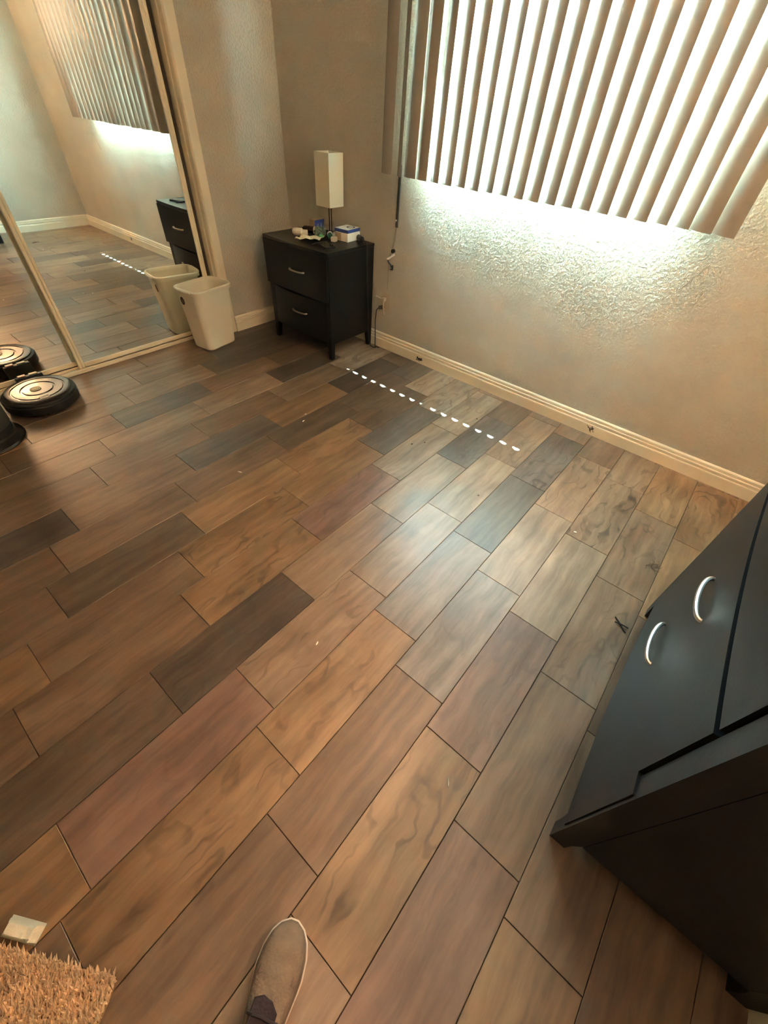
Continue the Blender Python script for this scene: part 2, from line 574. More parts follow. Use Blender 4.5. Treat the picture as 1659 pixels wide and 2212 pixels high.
def mirror_door(n, y0, y1, x, label):
    # y0 < y1, front face of the frame at x
    t = bpy.data.objects.new('door_%d' % n, None)
    COL.objects.link(t)
    t['kind'] = 'structure'; t['label'] = label; t['category'] = 'door'
    z0, z1 = 0.022, HZ - 0.01
    b = B(); box(b, x - 0.012, x - 0.006, y0 + 0.02, y1 - 0.02, z0 + 0.02, z1 - 0.02)
    obj('mirror_pane', b, M_MIRROR, t)
    for ya, yb in ((y0, y0 + 0.032), (y1 - 0.032, y1)):
        b = B()
        ym = (ya + yb) / 2
        pr = [(x - 0.022, ya), (x - 0.002, ya), (x, ya + 0.004), (x, ym - 0.004), (x - 0.004, ym), (x, ym + 0.004), (x, yb - 0.004),
              (x - 0.002, yb), (x - 0.022, yb)]
        prism(b, pr, 'z', z0, z1)
        obj('stile', b, M_ALU, t)
    b = B(); box(b, x - 0.020, x - 0.001, y0 + 0.032, y1 - 0.032, z0, z0 + 0.026, 0.003)
    obj('bottom_rail', b, M_ALU, t)
    b = B(); box(b, x - 0.020, x - 0.001, y0 + 0.032, y1 - 0.032, z1 - 0.03, z1, 0.003)
    obj('top_rail', b, M_ALU, t)
    return t


mirror_door(1, -1.628, -0.672, -0.014, 'mirrored sliding closet door next to the white bin')
mirror_door(2, -2.590, -1.585, -0.062, 'mirrored sliding closet door behind the robot vacuum')

# window ----------------------------------------------------------------
b = B()
fy0, fy1 = 0.075, 0.125
box(b, WX0, WX0 + 0.035, fy0, fy1, WZ0, WZ1, 0.003)
box(b, WX1 - 0.035, WX1, fy0, fy1, WZ0, WZ1, 0.003)
box(b, WX0 + 0.035, WX1 - 0.035, fy0, fy1, WZ0, WZ0 + 0.03, 0.003)
box(b, WX0 + 0.035, WX1 - 0.035, fy0, fy1, WZ1 - 0.035, WZ1, 0.003)
xm = (WX0 + WX1) / 2
box(b, xm - 0.02, xm + 0.02, fy0 + 0.005, fy1 - 0.005, WZ0 + 0.03, WZ1 - 0.035, 0.003)
win = struct('window_1', b, M_WINF, 'white framed sliding window behind the vertical blind')
for x0, x1 in ((WX0 + 0.036, xm - 0.021), (xm + 0.021, WX1 - 0.036)):
    b = B(); box(b, x0, x1, 0.098, 0.102, WZ0 + 0.031, WZ1 - 0.036)
    obj('window_pane', b, M_PANE, win)

# ------------------------------------------------------------------ vertical blind
blind = thing('vertical_blind', 'beige vertical slat blind hanging in front of the bright window', 'blind', (1.88, -0.10, 0.982))
SP = 0.0772
SLZ0, SLZ1 = 0.982, 2.20


def slat_bm(z0, z1, wid=0.089, sag=0.0085, th=0.0011, n=12):
    b = B()
    R = (wid * wid / 4 + sag * sag) / (2 * sag)
    a = math.asin(wid / 2 / R)
    outer, inner = [], []
    for i in range(n + 1):
        t = -a + 2 * a * i / n
        outer.append((R * math.sin(t), -(R * math.cos(t) - R + sag / 2) - th / 2))
        inner.append((R * math.sin(t) * (R - th) / R, -((R - th) * math.cos(t) - R + sag / 2) + 0.0 - th / 2))
    poly = outer + inner[::-1]
    return loft(b, [[(x, y, z0) for x, y in poly], [(x, y, z1) for x, y in poly]])


slat_src = None
NS = 22
for i in range(NS):
    xr = 1.069 + i * SP                     # room-side edge of the slat
    ang = math.radians(26 + random.uniform(-3.5, 3.5))
    if i == 0:
        ang = math.radians(14)
    if i == 1:
        ang = math.radians(42)
    if i == 2:
        ang = math.radians(12)
    if i == 3:
        ang = math.radians(16)
    xc = xr - 0.0445 * math.cos(ang)
    if slat_src is None:
        o = obj('slat', slat_bm(0, SLZ1 - SLZ0), M_SLAT, blind, smooth=True, angle=50)
        slat_src = o
    else:
        o = slat_src.copy(); COL.objects.link(o); o.parent = blind
    o.location = (xc - 1.88, 0.0 if i not in (2,) else 0.004, random.uniform(-0.002, 0.002))
    o.rotation_euler = (0, 0, -ang)
b = B(); box(b, 0.98 - 1.88, 2.74 - 1.88, -0.03, 0.03, SLZ1 - 0.982 + 0.003, SLZ1 - 0.982 + 0.045, 0.004)
obj('headrail', b, M_WINF, blind)
for x in (1.2, 2.5):
    b = B()
    box(b, x - 1.88 - 0.015, x - 1.88 + 0.015, 0.025, 0.099, SLZ1 - 0.982 + 0.045, SLZ1 - 0.982 + 0.05)
    obj('bracket', b, M_WINF, blind)

# ------------------------------------------------------------------ bow-front furniture helpers
def bow_front(bm, u0, u1, d, bulge, th, z0, z1, n=14, uc=None, half=None):
    """drawer front: u runs along the front, v outwards; returns outline in (u, v)"""
    uc = (u0 + u1) / 2 if uc is None else uc
    half = (u1 - u0) / 2 if half is None else half
    outer = []
    for i in range(n + 1):
        u = u0 + (u1 - u0) * i / n
        outer.append((u, d + bulge * (1 - ((u - uc) / half) ** 2)))
    inner = [(u, v - th) for u, v in outer]
    return outer + inner[::-1]


def arch_handle(bm, P, L, out, r=0.006, n=14, drop=0.0):
    """bail handle: an arch from foot to foot; P maps (along, outwards, up) to 3-D"""
    pts = []
    for i in range(n + 1):
        a = math.pi * i / n
        pts.append(P(-L / 2 * math.cos(a), out * math.sin(a) ** 0.8 if 0 < i < n else -0.002, drop * math.sin(a)))
    tube(bm, pts, r, 8)


# ------------------------------------------------------------------ nightstand
NX0, NX1, NY0, NY1, NZ = 0.327, 0.893, -0.418, -0.022, 0.630
ncx, ncy = (NX0 + NX1) / 2, (NY0 + NY1) / 2
ns = thing('nightstand', 'small black two-drawer nightstand in the corner by the window', 'nightstand', (ncx, ncy, 0))
hw, hd = (NX1 - NX0) / 2, (NY1 - NY0) / 2
b = B()
tpoly = [(hw + 0.004, hd), (-hw - 0.004, hd)] + [(-hw - 0.004 + (2 * hw + 0.008) * i / 14,
         -(hd + 0.012 + 0.014 * (1 - (2 * i / 14 - 1) ** 2))) for i in range(15)]
loft(b, [[(x * 0.994, y * 0.994, NZ - 0.018) for x, y in tpoly], [(x, y, NZ - 0.015) for x, y in tpoly], [(x, y, NZ - 0.003) for x, y in tpoly],
         [(x * 0.994, y * 0.994, NZ) for x, y in tpoly]])
obj('top', b, M_BLACK, ns, smooth=True, angle=30)
for s in (-1, 1):
    b = B(); box(b, min(s * hw, s * (hw - 0.016)), max(s * hw, s * (hw - 0.016)), -hd + 0.036, hd - 0.036, 0.10, NZ - 0.019, 0.001)
    obj('side_panel', b, M_BLACK, ns)
b = B(); box(b, -hw + 0.036, hw - 0.036, hd - 0.014, hd - 0.006, 0.10, NZ - 0.019)
obj('back_panel', b, M_BLACK, ns)
b = B(); box(b, -hw + 0.017, hw - 0.017, -hd + 0.014, hd - 0.037, 0.104, 0.114)
obj('bottom_panel', b, M_BLACKD, ns)
for sx in (-1, 1):
    for sy in (-1, 1):
        b = B()
        x0, x1 = sorted((sx * (hw + 0.001), sx * (hw - 0.036)))
        y0, y1 = sorted((sy * hd, sy * (hd - 0.036)))
        cx_, cy_ = sx * (hw - 0.012), sy * (hd - 0.014)
        r0 = [(cx_ + dx * 0.013, cy_ + dy * 0.013, 0) for dx, dy in ((-1, -1), (1, -1), (1, 1), (-1, 1))]
        r1 = [(x0, y0, 0.115), (x1, y0, 0.115), (x1, y1, 0.115), (x0, y1, 0.115)]
        r2 = [(x, y, NZ - 0.019) for x, y, _ in r1]
        loft(b, [r0, r1, r2])
        obj('leg', b, M_BLACK, ns)
for z0, z1, inset, d, nm, bul in ((0.364, NZ - 0.019, 0.002, hd + 0.0195, 0, 0.005), (0.112, 0.352, 0.040, hd + 0.002, 1, 0.024)):
    b = B()
    poly = bow_front(b, -hw + inset, hw - inset, d, bul, 0.018, z0, z1)
    loft(b, [[(u, -v, z0) for u, v in poly], [(u, -v, z1) for u, v in poly]])
    dr = obj('drawer', b, M_BLACK, ns, smooth=True, angle=30)
    zc = {0: 0.492, 1: 0.254}[nm]
    b = B()
    arch_handle(b, lambda a, o, u: (0.028 + a, -(d + bul - 0.0005) - o, zc + u), 0.125, 0.022, 0.0055)
    obj('handle', b, mat('dull_bronze', (0.42, 0.34, 0.26), 0.28, metal=1.0), dr, smooth=True)

# ------------------------------------------------------------------ lamp on the nightstand
lm = thing('table_lamp', 'unlit lamp with tall square cream paper shade on the nightstand', 'lamp', (0.585, -0.092, NZ))
M_PAPER = shade_material('cream_paper', (0.85, 0.80, 0.66), 0.35)
M_DSTEEL = mat('dark_steel', (0.05, 0.045, 0.045), 0.35, metal=1.0)
b = B(); box(b, -0.045, 0.045, -0.045, 0.045, 0.0005, 0.012, 0.003)
obj('base', b, M_DSTEEL, lm)
for dx in (-0.010, 0.010):
    b = B(); tube(b, [(dx, 0, 0.011), (dx, 0, 0.17)], 0.0028, 8)
    obj('stem', b, M_DSTEEL, lm, smooth=True)
b = B(); tube(b, [(0, 0, 0.165), (0, 0, 0.225)], 0.014, 12)
obj('bulb_socket', b, mat('ivory_socket', (0.6, 0.55, 0.45), 0.4), lm, smooth=True)
a_ = 0.0590
sh_o = [(a_, a_), (-a_, a_), (-a_, -a_), (a_, -a_)]
sh_i = [(x * 0.975, y * 0.975) for x, y in sh_o]
z0, z1 = 0.150, 0.402
b = B()
ro0 = [b.verts.new((x, y, z0)) for x, y in sh_o]; ro1 = [b.verts.new((x, y, z1)) for x, y in sh_o]
ri0 = [b.verts.new((x, y, z0)) for x, y in sh_i]; ri1 = [b.verts.new((x, y, z1)) for x, y in sh_i]
for k in range(4):
    q = (k + 1) % 4
    b.faces.new((ro0[k], ro0[q], ro1[q], ro1[k])); b.faces.new((ri0[q], ri0[k], ri1[k], ri1[q]))
    b.faces.new((ro1[k], ro1[q], ri1[q], ri1[k])); b.faces.new((ro0[q], ro0[k], ri0[k], ri0[q]))
obj('lamp_shade', b, M_PAPER, lm)
b = B()
for p, q in (((-a_ * 0.97, 0, 0.20), (a_ * 0.97, 0, 0.20)), ((0, -a_ * 0.97, 0.20), (0, a_ * 0.97, 0.20))):
    tube(b, [p, q], 0.0013, 6)
obj('shade_spider', b, M_DSTEEL, lm)

# ------------------------------------------------------------------ things lying on the nightstand
TZ = NZ + 0.0005
# standing blue and tan carton
o = thing('medicine_carton', 'small blue and tan carton standing behind the clutter on the nightstand', 'box', (0.452, -0.085, TZ))
b = B(); box(b, -0.024, 0.024, -0.043, 0.043, 0, 0.062, 0.001)
obj('carton', b, mat('tan_card', (0.46, 0.35, 0.22), 0.6), o)
b = B(); box(b, 0.0242, 0.025, -0.042, 0.042, 0.001, 0.061)
obj('blue_panel', b, mat('blue_print', (0.02, 0.055, 0.33), 0.4), o)
for y, w in ((-0.016, 0.012), (0.014, 0.010)):
    b = B()
    box(b, 0.0251, 0.0256, y - w / 2, y - w / 2 + 0.003, 0.016, 0.042)
    box(b, 0.0251, 0.0256, y + w / 2 - 0.003, y + w / 2, 0.016, 0.042)
    box(b, 0.0251, 0.0256, y - w / 2 + 0.003, y + w / 2 - 0.003, 0.026, 0.030)
    obj('printed_letter', b, mat('pale_blue_print', (0.25, 0.33, 0.6), 0.5), o)
# white carton and the blue and white box on it
o = thing('white_carton', 'plain white carton lying under the blue-edged box on the nightstand', 'box', (0.741, -0.097, TZ), math.radians(4))
b = B(); box(b, -0.048, 0.048, -0.060, 0.060, 0, 0.044, 0.0012)
obj('carton', b, mat('white_card', (0.78, 0.76, 0.68), 0.5), o)
b = B(); box(b, -0.0465, -0.004, -0.0606, -0.0601, 0.003, 0.041)
obj('tan_panel', b, mat('tan_card', (0.46, 0.35, 0.22), 0.6), o)
o = thing('blue_edged_box', 'flat white box with blue edges and dark oval mark on the white carton', 'box', (0.734, -0.094, TZ + 0.0445), math.radians(6))
b = B(); box(b, -0.052, 0.052, -0.062, 0.062, 0, 0.017, 0.0012)
obj('box_body', b, mat('blue_print2', (0.035, 0.07, 0.28), 0.4), o)
b = B(); box(b, -0.050, 0.050, -0.060, 0.060, 0.0172, 0.0180)
tp = obj('white_top', b, mat('white_card', (0.78, 0.76, 0.68), 0.5), o)
b = B()
ring = []
for k in range(24):
    a = 2 * math.pi * k / 24
    ring.append((0.012 + 0.026 * math.cos(a), 0.02 + 0.030 * math.sin(a)))
ring_i = [(0.012 + (x - 0.012) * 0.6, 0.02 + (y - 0.02) * 0.6) for x, y in ring]
vo = [b.verts.new((x, y, 0.0184)) for x, y in ring]; vi = [b.verts.new((x, y, 0.0184)) for x, y in ring_i]
for k in range(24):
    b.faces.new((vo[k], vo[(k + 1) % 24], vi[(k + 1) % 24], vi[k]))
obj('oval_mark', b, mat('navy_print', (0.03, 0.035, 0.09), 0.5), tp)
# crumpled cream paper
b = B()
rg = random.Random(3)
nx_, ny_ = 12, 10
gv = [[None] * (ny_ + 1) for _ in range(nx_ + 1)]
for i in range(nx_ + 1):
    for j in range(ny_ + 1):
        u, v = i / nx_ - 0.5, j / ny_ - 0.5
        z = 0.006 + 0.007 * abs(math.sin(u * 7 + v * 3)) + 0.004 * math.sin(v * 11 + u * 2) + rg.uniform(-0.0015, 0.0015)
        gv[i][j] = b.verts.new((u * 0.135 + 0.01 * v, v * 0.115 + 0.012 * math.sin(u * 5), max(0.001, z)))
for i in range(nx_):
    for j in range(ny_):
        b.faces.new((gv[i][j], gv[i + 1][j], gv[i + 1][j + 1], gv[i][j + 1]))
o = obj('paper_napkin', b, mat('cream_tissue', (0.80, 0.76, 0.58), 0.8, bump=0.2, bscale=200), None, loc=(0.600, -0.285, TZ))
o.rotation_euler = (0, 0, math.radians(28))
md = o.modifiers.new('thickness', 'SOLIDIFY'); md.thickness = 0.0012; md.offset = 1
tag(o, 'crumpled cream paper napkin near the front edge of the nightstand', 'napkin')


def lying(name, label, cat, parts, a, c, z):
    """a lathe-turned thing lying along a->c; parts: (name, profile[(r, s)], material) with s along the axis"""
    a = Vector((a[0], a[1], z)); c = Vector((c[0], c[1], z))
    o = thing(name, label, cat, a)
    d = c - a
    o.rotation_euler = d.to_track_quat('Z', 'Y').to_euler()
    for nm, prof, m in parts:
        b = B(); lathe(b, prof, 20)
        obj(nm, b, m, o, smooth=True)
    return o


M_BROWNB = mat('dark_brown_glass', (0.022, 0.010, 0.010), 0.2)
M_CREAM = mat('cream_label', (0.74, 0.66, 0.45), 0.45)
M_WHITEP = mat('white_plastic', (0.80, 0.78, 0.72), 0.35)
lying('dropper_bottle', 'dark brown bottle with cream end lying at the back of the nightstand', 'bottle',
      [('bottle', [(0, 0), (0.006, 0.001), (0.007, 0.026), (0.010, 0.030), (0.017, 0.040), (0.019, 0.05), (0.019, 0.108), (0, 0.108)], M_BROWNB),
       ('cap', [(0, 0.1085), (0.0185, 0.1085), (0.0185, 0.150), (0.016, 0.153), (0, 0.153)], M_CREAM)],
      (0.415, -0.215), (0.555, -0.150), TZ + 0.0195)
lying('cream_tube', 'rounded pale cream tube lying left of the napkin on the nightstand', 'tube',
      [('tube', [(0, 0), (0.012, 0.002), (0.020, 0.012), (0.0215, 0.03), (0.021, 0.060), (0.014, 0.068), (0.014, 0.095), (0, 0.096)],
        mat('pale_cream_plastic', (0.80, 0.70, 0.56), 0.4))], (0.463, -0.305), (0.545, -0.255), TZ + 0.022)
lying('pill_bottle', 'small green bottle with white cap lying beside the white carton', 'bottle',
      [('bottle', [(0, 0.022), (0.014, 0.022), (0.015, 0.026), (0.015, 0.068), (0.013, 0.072), (0, 0.072)],
        mat('green_plastic', (0.03, 0.16, 0.10), 0.3)),
       ('cap', [(0, 0), (0.015, 0.0), (0.0165, 0.004), (0.0165, 0.021), (0, 0.021)], M_WHITEP)], (0.635, -0.150), (0.685, -0.195), TZ + 0.017)
lying('salve_tube', 'short white tube lying in front of the blue-edged box', 'tube',
      [('tube', [(0, 0), (0.010, 0.001), (0.013, 0.006), (0.0145, 0.014), (0.0145, 0.062), (0, 0.063)], mat('offwhite_plastic', (0.72, 0.66, 0.54), 0.4))],
      (0.638, -0.107), (0.683, -0.150), TZ + 0.0150)
# crumpled clear plastic wrapper with a green print
M_WRAP = mat('clear_green_wrap', (0.62, 0.80, 0.62), 0.12, trans=0.75, var=0.2, vscale=25)
b = B()
rg = random.Random(8)
bmesh.ops.create_icosphere(b, subdivisions=3, radius=1.0)
for v in b.verts:
    n = v.co.normalized()
    r = 1 + 0.22 * math.sin(n.x * 9 + n.y * 4) * math.cos(n.z * 7 + n.y * 6) + rg.uniform(-0.09, 0.09)
    v.co = Vector((n.x * r * 0.040, n.y * r * 0.034, max(-0.022, n.z * r * 0.032) + 0.0225))
wr = thing('plastic_wrapper', 'crumpled clear plastic wrapper with green print on the nightstand', 'wrapper', (0.593, -0.195, TZ))
obj('film', b, M_WRAP, wr)
b = B()
bmesh.ops.create_icosphere(b, subdivisions=2, radius=1.0)
for v in b.verts:
    n = v.co.normalized()
    v.co = Vector((0.030 + n.x * 0.014, -0.018 + n.y * 0.014, 0.012 + n.z * 0.011))
obj('green_print', b, mat('bright_green', (0.10, 0.42, 0.14), 0.4), wr, smooth=True)
b = B()
pts = [(-0.006, 0.020, 0.026), (0.006, 0.030, 0.056), (0.018, 0.024, 0.080), (0.030, 0.012, 0.064), (0.036, 0.004, 0.030)]
vv = [b.verts.new(p) for p in pts] + [b.verts.new((p[0] + 0.006, p[1] - 0.010, p[2] - 0.002)) for p in pts]
for k in range(4):
    b.faces.new((vv[k], vv[k + 1], vv[k + 6], vv[k + 5]))
b.faces.new(vv[:5][::-1]); b.faces.new(vv[5:])
obj('upright_flap', b, M_WRAP, wr)
# white plug-in charger with two prongs up
ch = thing('wall_charger', 'white plug-in charger with two metal prongs pointing up', 'charger', (0.728, -0.205, TZ), math.radians(20))
b = B(); box(b, -0.017, 0.017, -0.017, 0.017, 0, 0.027, 0.006, 3)
obj('charger_body', b, mat('warm_white_plastic', (0.70, 0.62, 0.53), 0.35), ch, smooth=True)
for dx in (-0.0065, 0.0065):
    b = B(); box(b, dx - 0.0008, dx + 0.0008, -0.003, 0.003, 0.026, 0.044, 0.0003)
    obj('prong', b, M_CHROME, ch)
# black wallet-like pad and its cable
ph = thing('black_phone', 'flat black phone-like slab at the front corner of the nightstand top', 'phone', (0.775, -0.318, TZ), math.radians(-18))
b = B(); prism(b, rrect(0.058, 0.034, 0.008), 'z', 0, 0.008)
obj('phone_body', b, M_BLKPL, ph)
b = B(); prism(b, rrect(0.054, 0.031, 0.006), 'z', 0.0081, 0.0086)
obj('screen', b, mat('dark_screen', (0.008, 0.008, 0.010), 0.08), ph)
b = B()
tube(b, [(0.735, -0.262, TZ + 0.004), (0.705, -0.235, TZ + 0.004), (0.706, -0.270, TZ + 0.004), (0.712, -0.300, TZ + 0.006),
         (0.700, -0.335, TZ + 0.004), (0.712, -0.372, TZ + 0.004)], 0.0035, 8)
tag(obj('charging_cable', b, M_BLKPL, None, smooth=True), 'short dark green-black cable curled beside the phone', 'cable')
# black adapter with its cord running over the edge to the floor
ad = thing('power_adapter', 'black power adapter lying at the window edge of the nightstand top', 'adapter', (0.822, -0.070, TZ))
b = B(); tube(b, [(-0.030, 0.016, 0.016), (0.020, -0.008, 0.016)], 0.0155, 14)
obj('adapter_body', b, M_BLKPL, ad, smooth=True)
b = B(); tube(b, [(0.019, -0.0075, 0.016), (0.032, -0.013, 0.017)], 0.0155, 14, rs=[0.013, 0.006])
obj('strain_relief', b, M_BLKPL, ad, smooth=True)
b = B()
tube(b, [(0.031, -0.013, 0.017), (0.046, -0.018, 0.017), (0.060, -0.024, 0.011), (0.0735, -0.030, 0.0045)], 0.0036, 8)
obj('cord_end', b, M_BLKPL, ad, smooth=True)
b = B()
wx, wy = 0.822, -0.070
tube(b, [(wx + x, wy + y, TZ + z) for x, y, z in ((0.0800, -0.030, 0.001), (0.0845, -0.030, -0.02), (0.0850, -0.030, -0.08), (0.0850, -0.024, -0.20), (0.0855, -0.014, -0.34),
         (0.086, -0.006, -0.46), (0.088, 0.0, -0.56), (0.096, 0.002, -0.600), (0.112, 0.004, -0.620), (0.132, 0.010, -0.6258), (0.142, 0.025, -0.6262))], 0.0036, 8)
tag(obj('hanging_cable', b, M_BLKPL, None, smooth=True), 'black cable hanging down the window side of the nightstand', 'cable')

# ------------------------------------------------------------------ blind cord, tensioner and wall plugs
b = B()
box(b, 1.044, 1.060, -0.012, -0.004, 0.735, 1.02, 0.001)
cw = thing('blind_wand', 'dark flat wand hanging below the left end of the blind', 'wand', (1.052, -0.008, 0.735))
bm_ = b
for v in bm_.verts:
    v.co -= Vector((1.052, -0.008, 0.735))
obj('wand_strip', bm_, mat('grey_brown_strip', (0.07, 0.065, 0.055), 0.5), cw)
b = B(); tube(b, [(0, -0.006, 0.035), (0, -0.012, 0.035)], 0.0045, 10)
obj('rivet', b, M_WHITEP, cw, smooth=True)
ten = thing('cord_tensioner', 'white and black cord tensioner on the wall below the wand', 'tensioner', (1.025, -0.002, 0.56))
M_CORD = mat('grey_cord', (0.30, 0.26, 0.21), 0.7)
for dx in (0.0, 0.007):
    b = B()
    tube(b, [(0.024 + dx * 0.4, -0.006, 0.176), (0.018 + dx, -0.010, 0.11), (0.004 + dx, -0.014, 0.05), (-0.010 + dx, -0.018, 0.014)], 0.0014, 6)
    obj('pull_cord', b, M_CORD, ten, smooth=True)
b = B(); tube(b, [(0.014, -0.001, 0.052), (0.014, -0.016, 0.052)], 0.011, 14)
obj('black_knob', b, M_BLKPL, ten, smooth=True)
b = B(); tube(b, [(-0.018, -0.020, 0.004), (0.026, -0.008, 0.036)], 0.006, 8)
obj('white_arm', b, M_WHITEP, ten, smooth=True)
b = B(); tube(b, [(-0.018, -0.020, 0.006), (-0.012, -0.016, -0.010), (0.010, -0.010, -0.030)], 0.005, 8)
obj('black_arm', b, M_BLKPL, ten, smooth=True)
b = B(); box(b, 0.000, 0.018, -0.012, -0.0005, -0.052, -0.024, 0.002)
obj('wall_clip', b, M_BLKPL, ten)
b = B(); tube(b, [(0.009, -0.0125, -0.040), (0.009, -0.016, -0.040)], 0.004, 10)
obj('screw', b, M_CHROME, ten, smooth=True)
b = B(); tube(b, [(-0.012, -0.014, -0.012), (-0.014, -0.010, -0.10), (-0.014, -0.008, -0.172)], 0.0012, 6)
obj('lower_cord', b, M_CORD, ten, smooth=True)
out = thing('wall_outlet', 'tan wall outlet with cords and a black plug beside the nightstand', 'outlet', (0.995, -0.0005, 0.305))
b = B(); box(b, -0.036, 0.036, -0.006, 0, -0.058, 0.058, 0.003)
obj('cover_plate', b, mat('tan_plate', (0.52, 0.44, 0.32), 0.4), out)
for dz in (0.021, -0.021):
    b = B(); prism(b, [(x, z + dz) for x, z in rrect(0.015, 0.014, 0.010)], 'y', -0.0075, -0.0061)
    obj('socket', b, mat('tan_socket', (0.45, 0.38, 0.28), 0.4), out)
b = B(); box(b, -0.012, 0.012, -0.034, -0.0076, 0.010, 0.034, 0.004, 2)
obj('brass_plug', b, mat('aged_ivory', (0.55, 0.46, 0.33), 0.4), out, smooth=True)
b = B(); tube(b, [(-0.012, -0.022, 0.024), (-0.040, -0.032, 0.032), (-0.056, -0.034, 0.034)], 0.0032, 8)
obj('white_cord', b, M_WHITEP, out, smooth=True)
b = B(); tube(b, [(0.008, -0.030, 0.024), (0.004, -0.030, -0.02), (0.012, -0.022, -0.07)], 0.0034, 8)
obj('hanging_cord', b, mat('pale_cord', (0.74, 0.66, 0.50), 0.5), out, smooth=True)
b = B(); tube(b, [(-0.012, -0.0076, -0.030), (-0.030, -0.034, -0.034)], 0.011, 12)
obj('black_plug', b, M_BLKPL, out, smooth=True)
b = B(); tube(b, [(-0.029, -0.033, -0.034), (-0.044, -0.040, -0.050), (-0.050, -0.042, -0.12), (-0.046, -0.040, -0.22), (-0.046, -0.038, -0.2985),
                  (-0.030, -0.040, -0.3005), (-0.012, -0.030, -0.3010)], 0.0032, 8)
obj('black_cord', b, M_BLKPL, out, smooth=True)

# ------------------------------------------------------------------ waste bin
bn = thing('waste_bin', 'cream plastic waste bin standing against the mirror door', 'bin', (0.157, -0.818, 0), math.radians(9))
HB = 0.375


def bring(t, off=0.0, r=0.035):
    hx, hy = 0.083 + (0.104 - 0.083) * t, 0.116 + (0.143 - 0.116) * t
    return rrect(hx + off, hy + off, r + 0.010 * t + off * 0.5, 6)


b = B()
rings = [[(x, y, 0.0) for x, y in bring(0, -0.006)], [(x, y, 0.008) for x, y in bring(0.02)]]
for t in (0.25, 0.5, 0.75, 0.94):
    rings.append([(x, y, HB * t) for x, y in bring(t)])
rings += [[(x, y, HB * 0.945) for x, y in bring(0.945, 0.002)]]
inner = [[(x, y, HB * 0.945) for x, y in bring(0.945, -0.003)], [(x, y, HB * 0.5) for x, y in bring(0.5, -0.003)],
         [(x, y, 0.006) for x, y in bring(0.02, -0.004)]]
loft(b, rings + inner)
obj('bin_body', b, M_BIN, bn, smooth=True)
b = B()
rr_ = [[(x, y, HB * 0.935) for x, y in bring(0.94, 0.0012)], [(x, y, HB * 0.935) for x, y in bring(0.94, 0.011)],
       [(x, y, HB * 0.985) for x, y in bring(0.98, 0.012)], [(x, y, HB) for x, y in bring(1.0, 0.008)], [(x, y, HB) for x, y in bring(1.0, 0.0)],
       [(x, y, HB * 0.97) for x, y in bring(0.97, -0.0028)], [(x, y, HB * 0.947) for x, y in bring(0.945, -0.0026)]]
loft(b, rr_ + [rr_[0]], cap0=False, cap1=False)
bmesh.ops.remove_doubles(b, verts=b.verts[:], dist=0.00001)
obj('rim', b, M_BIN, bn, smooth=True)
# two thin pull bars along the short ends
for s in (-1, 1):
    b = B(); tube(b, [(-0.062, s * 0.1535, HB * 0.985), (-0.03, s * 0.1575, HB * 0.98), (0.03, s * 0.1575, HB * 0.98), (0.062, s * 0.1535, HB * 0.985)], 0.0065, 8)
    obj('rim_handle', b, M_BIN, bn, smooth=True)
# dark oval sticker with pale script, on the short side towards the viewer
b = B()
tz = 0.80
hy_ = 0.116 + 0.027 * tz
ov = [(-0.045 + 0.017 * math.cos(2 * math.pi * k / 24), 0.024 * math.sin(2 * math.pi * k / 24)) for k in range(24)]
sl = 0.027 / HB
loft(b, [[(x, -(hy_ + sl * z) - 0.0004, HB * tz + z) for x, z in ov], [(x, -(hy_ + sl * z) - 0.0012, HB * tz + z) for x, z in ov]])
st_ = obj('oval_sticker', b, mat('dark_maroon_label', (0.045, 0.018, 0.014), 0.35), bn)
for zz, w in ((0.006, 0.009), (-0.002, 0.010), (-0.010, 0.007)):
    b = B()
    tube(b, [(-0.045 - w + 2 * w * i / 8, -(hy_ + sl * zz) - 0.0012, HB * tz + zz + 0.002 * math.sin(i * 2.1)) for i in range(9)], 0.0008, 5)
    obj('script_line', b, mat('pale_label_ink', (0.45, 0.30, 0.22), 0.5), st_)

# ------------------------------------------------------------------ robot vacuum and dock
rv = thing('robot_vacuum', 'round dark robot vacuum on the floor in front of the mirror door', 'robot vacuum', (0.205, -1.905, 0))
RR = 0.168
M_RTOP = mat('glossy_bronze_black', (0.035, 0.028, 0.025), 0.22, var=0.1, coat=0.4)
b = B(); lathe(b, [(0, 0.012), (RR - 0.03, 0.012), (RR - 0.006, 0.018), (RR, 0.028), (RR, 0.066), (RR - 0.004, 0.074), (RR - 0.012, 0.078), (0, 0.078)], 56)
obj('body', b, M_BLKPL, rv, smooth=True)
b = B(); lathe(b, [(0, 0.0785), (RR - 0.016, 0.0785), (RR - 0.017, 0.084), (RR - 0.022, 0.086), (0.124, 0.0865), (0.121, 0.083), (0.116, 0.083), (0.113, 0.0865),
                   (0.080, 0.087), (0.077, 0.083), (0.071, 0.083), (0.068, 0.0875), (0, 0.089)], 56)
obj('top_plate', b, M_RTOP, rv, smooth=True, angle=25)
b = B()
for k in range(28):
    a0, a1 = math.radians(-160 + 220 * k / 28), math.radians(-160 + 220 * (k + 1) / 28)
    P4 = []
    for a in (a0, a1):
        P4.append([(r * math.cos(a), r * math.sin(a), z) for r, z in ((RR + 0.0008, 0.022), (RR + 0.005, 0.026), (RR + 0.005, 0.060), (RR + 0.0008, 0.064))])
    loft(b, P4)
bmesh.ops.remove_doubles(b, verts=b.verts[:], dist=0.00005)
obj('bumper', b, M_BLACKD, rv, smooth=True)
b = B(); lathe(b, [(0, 0.0892), (0.026, 0.0892), (0.026, 0.0905), (0.022, 0.0915), (0, 0.0918)], 24, (0.005, -0.01, 0))
bt = obj('clean_button', b, mat('dull_gold', (0.26, 0.22, 0.12), 0.45, metal=0.3), rv, smooth=True)
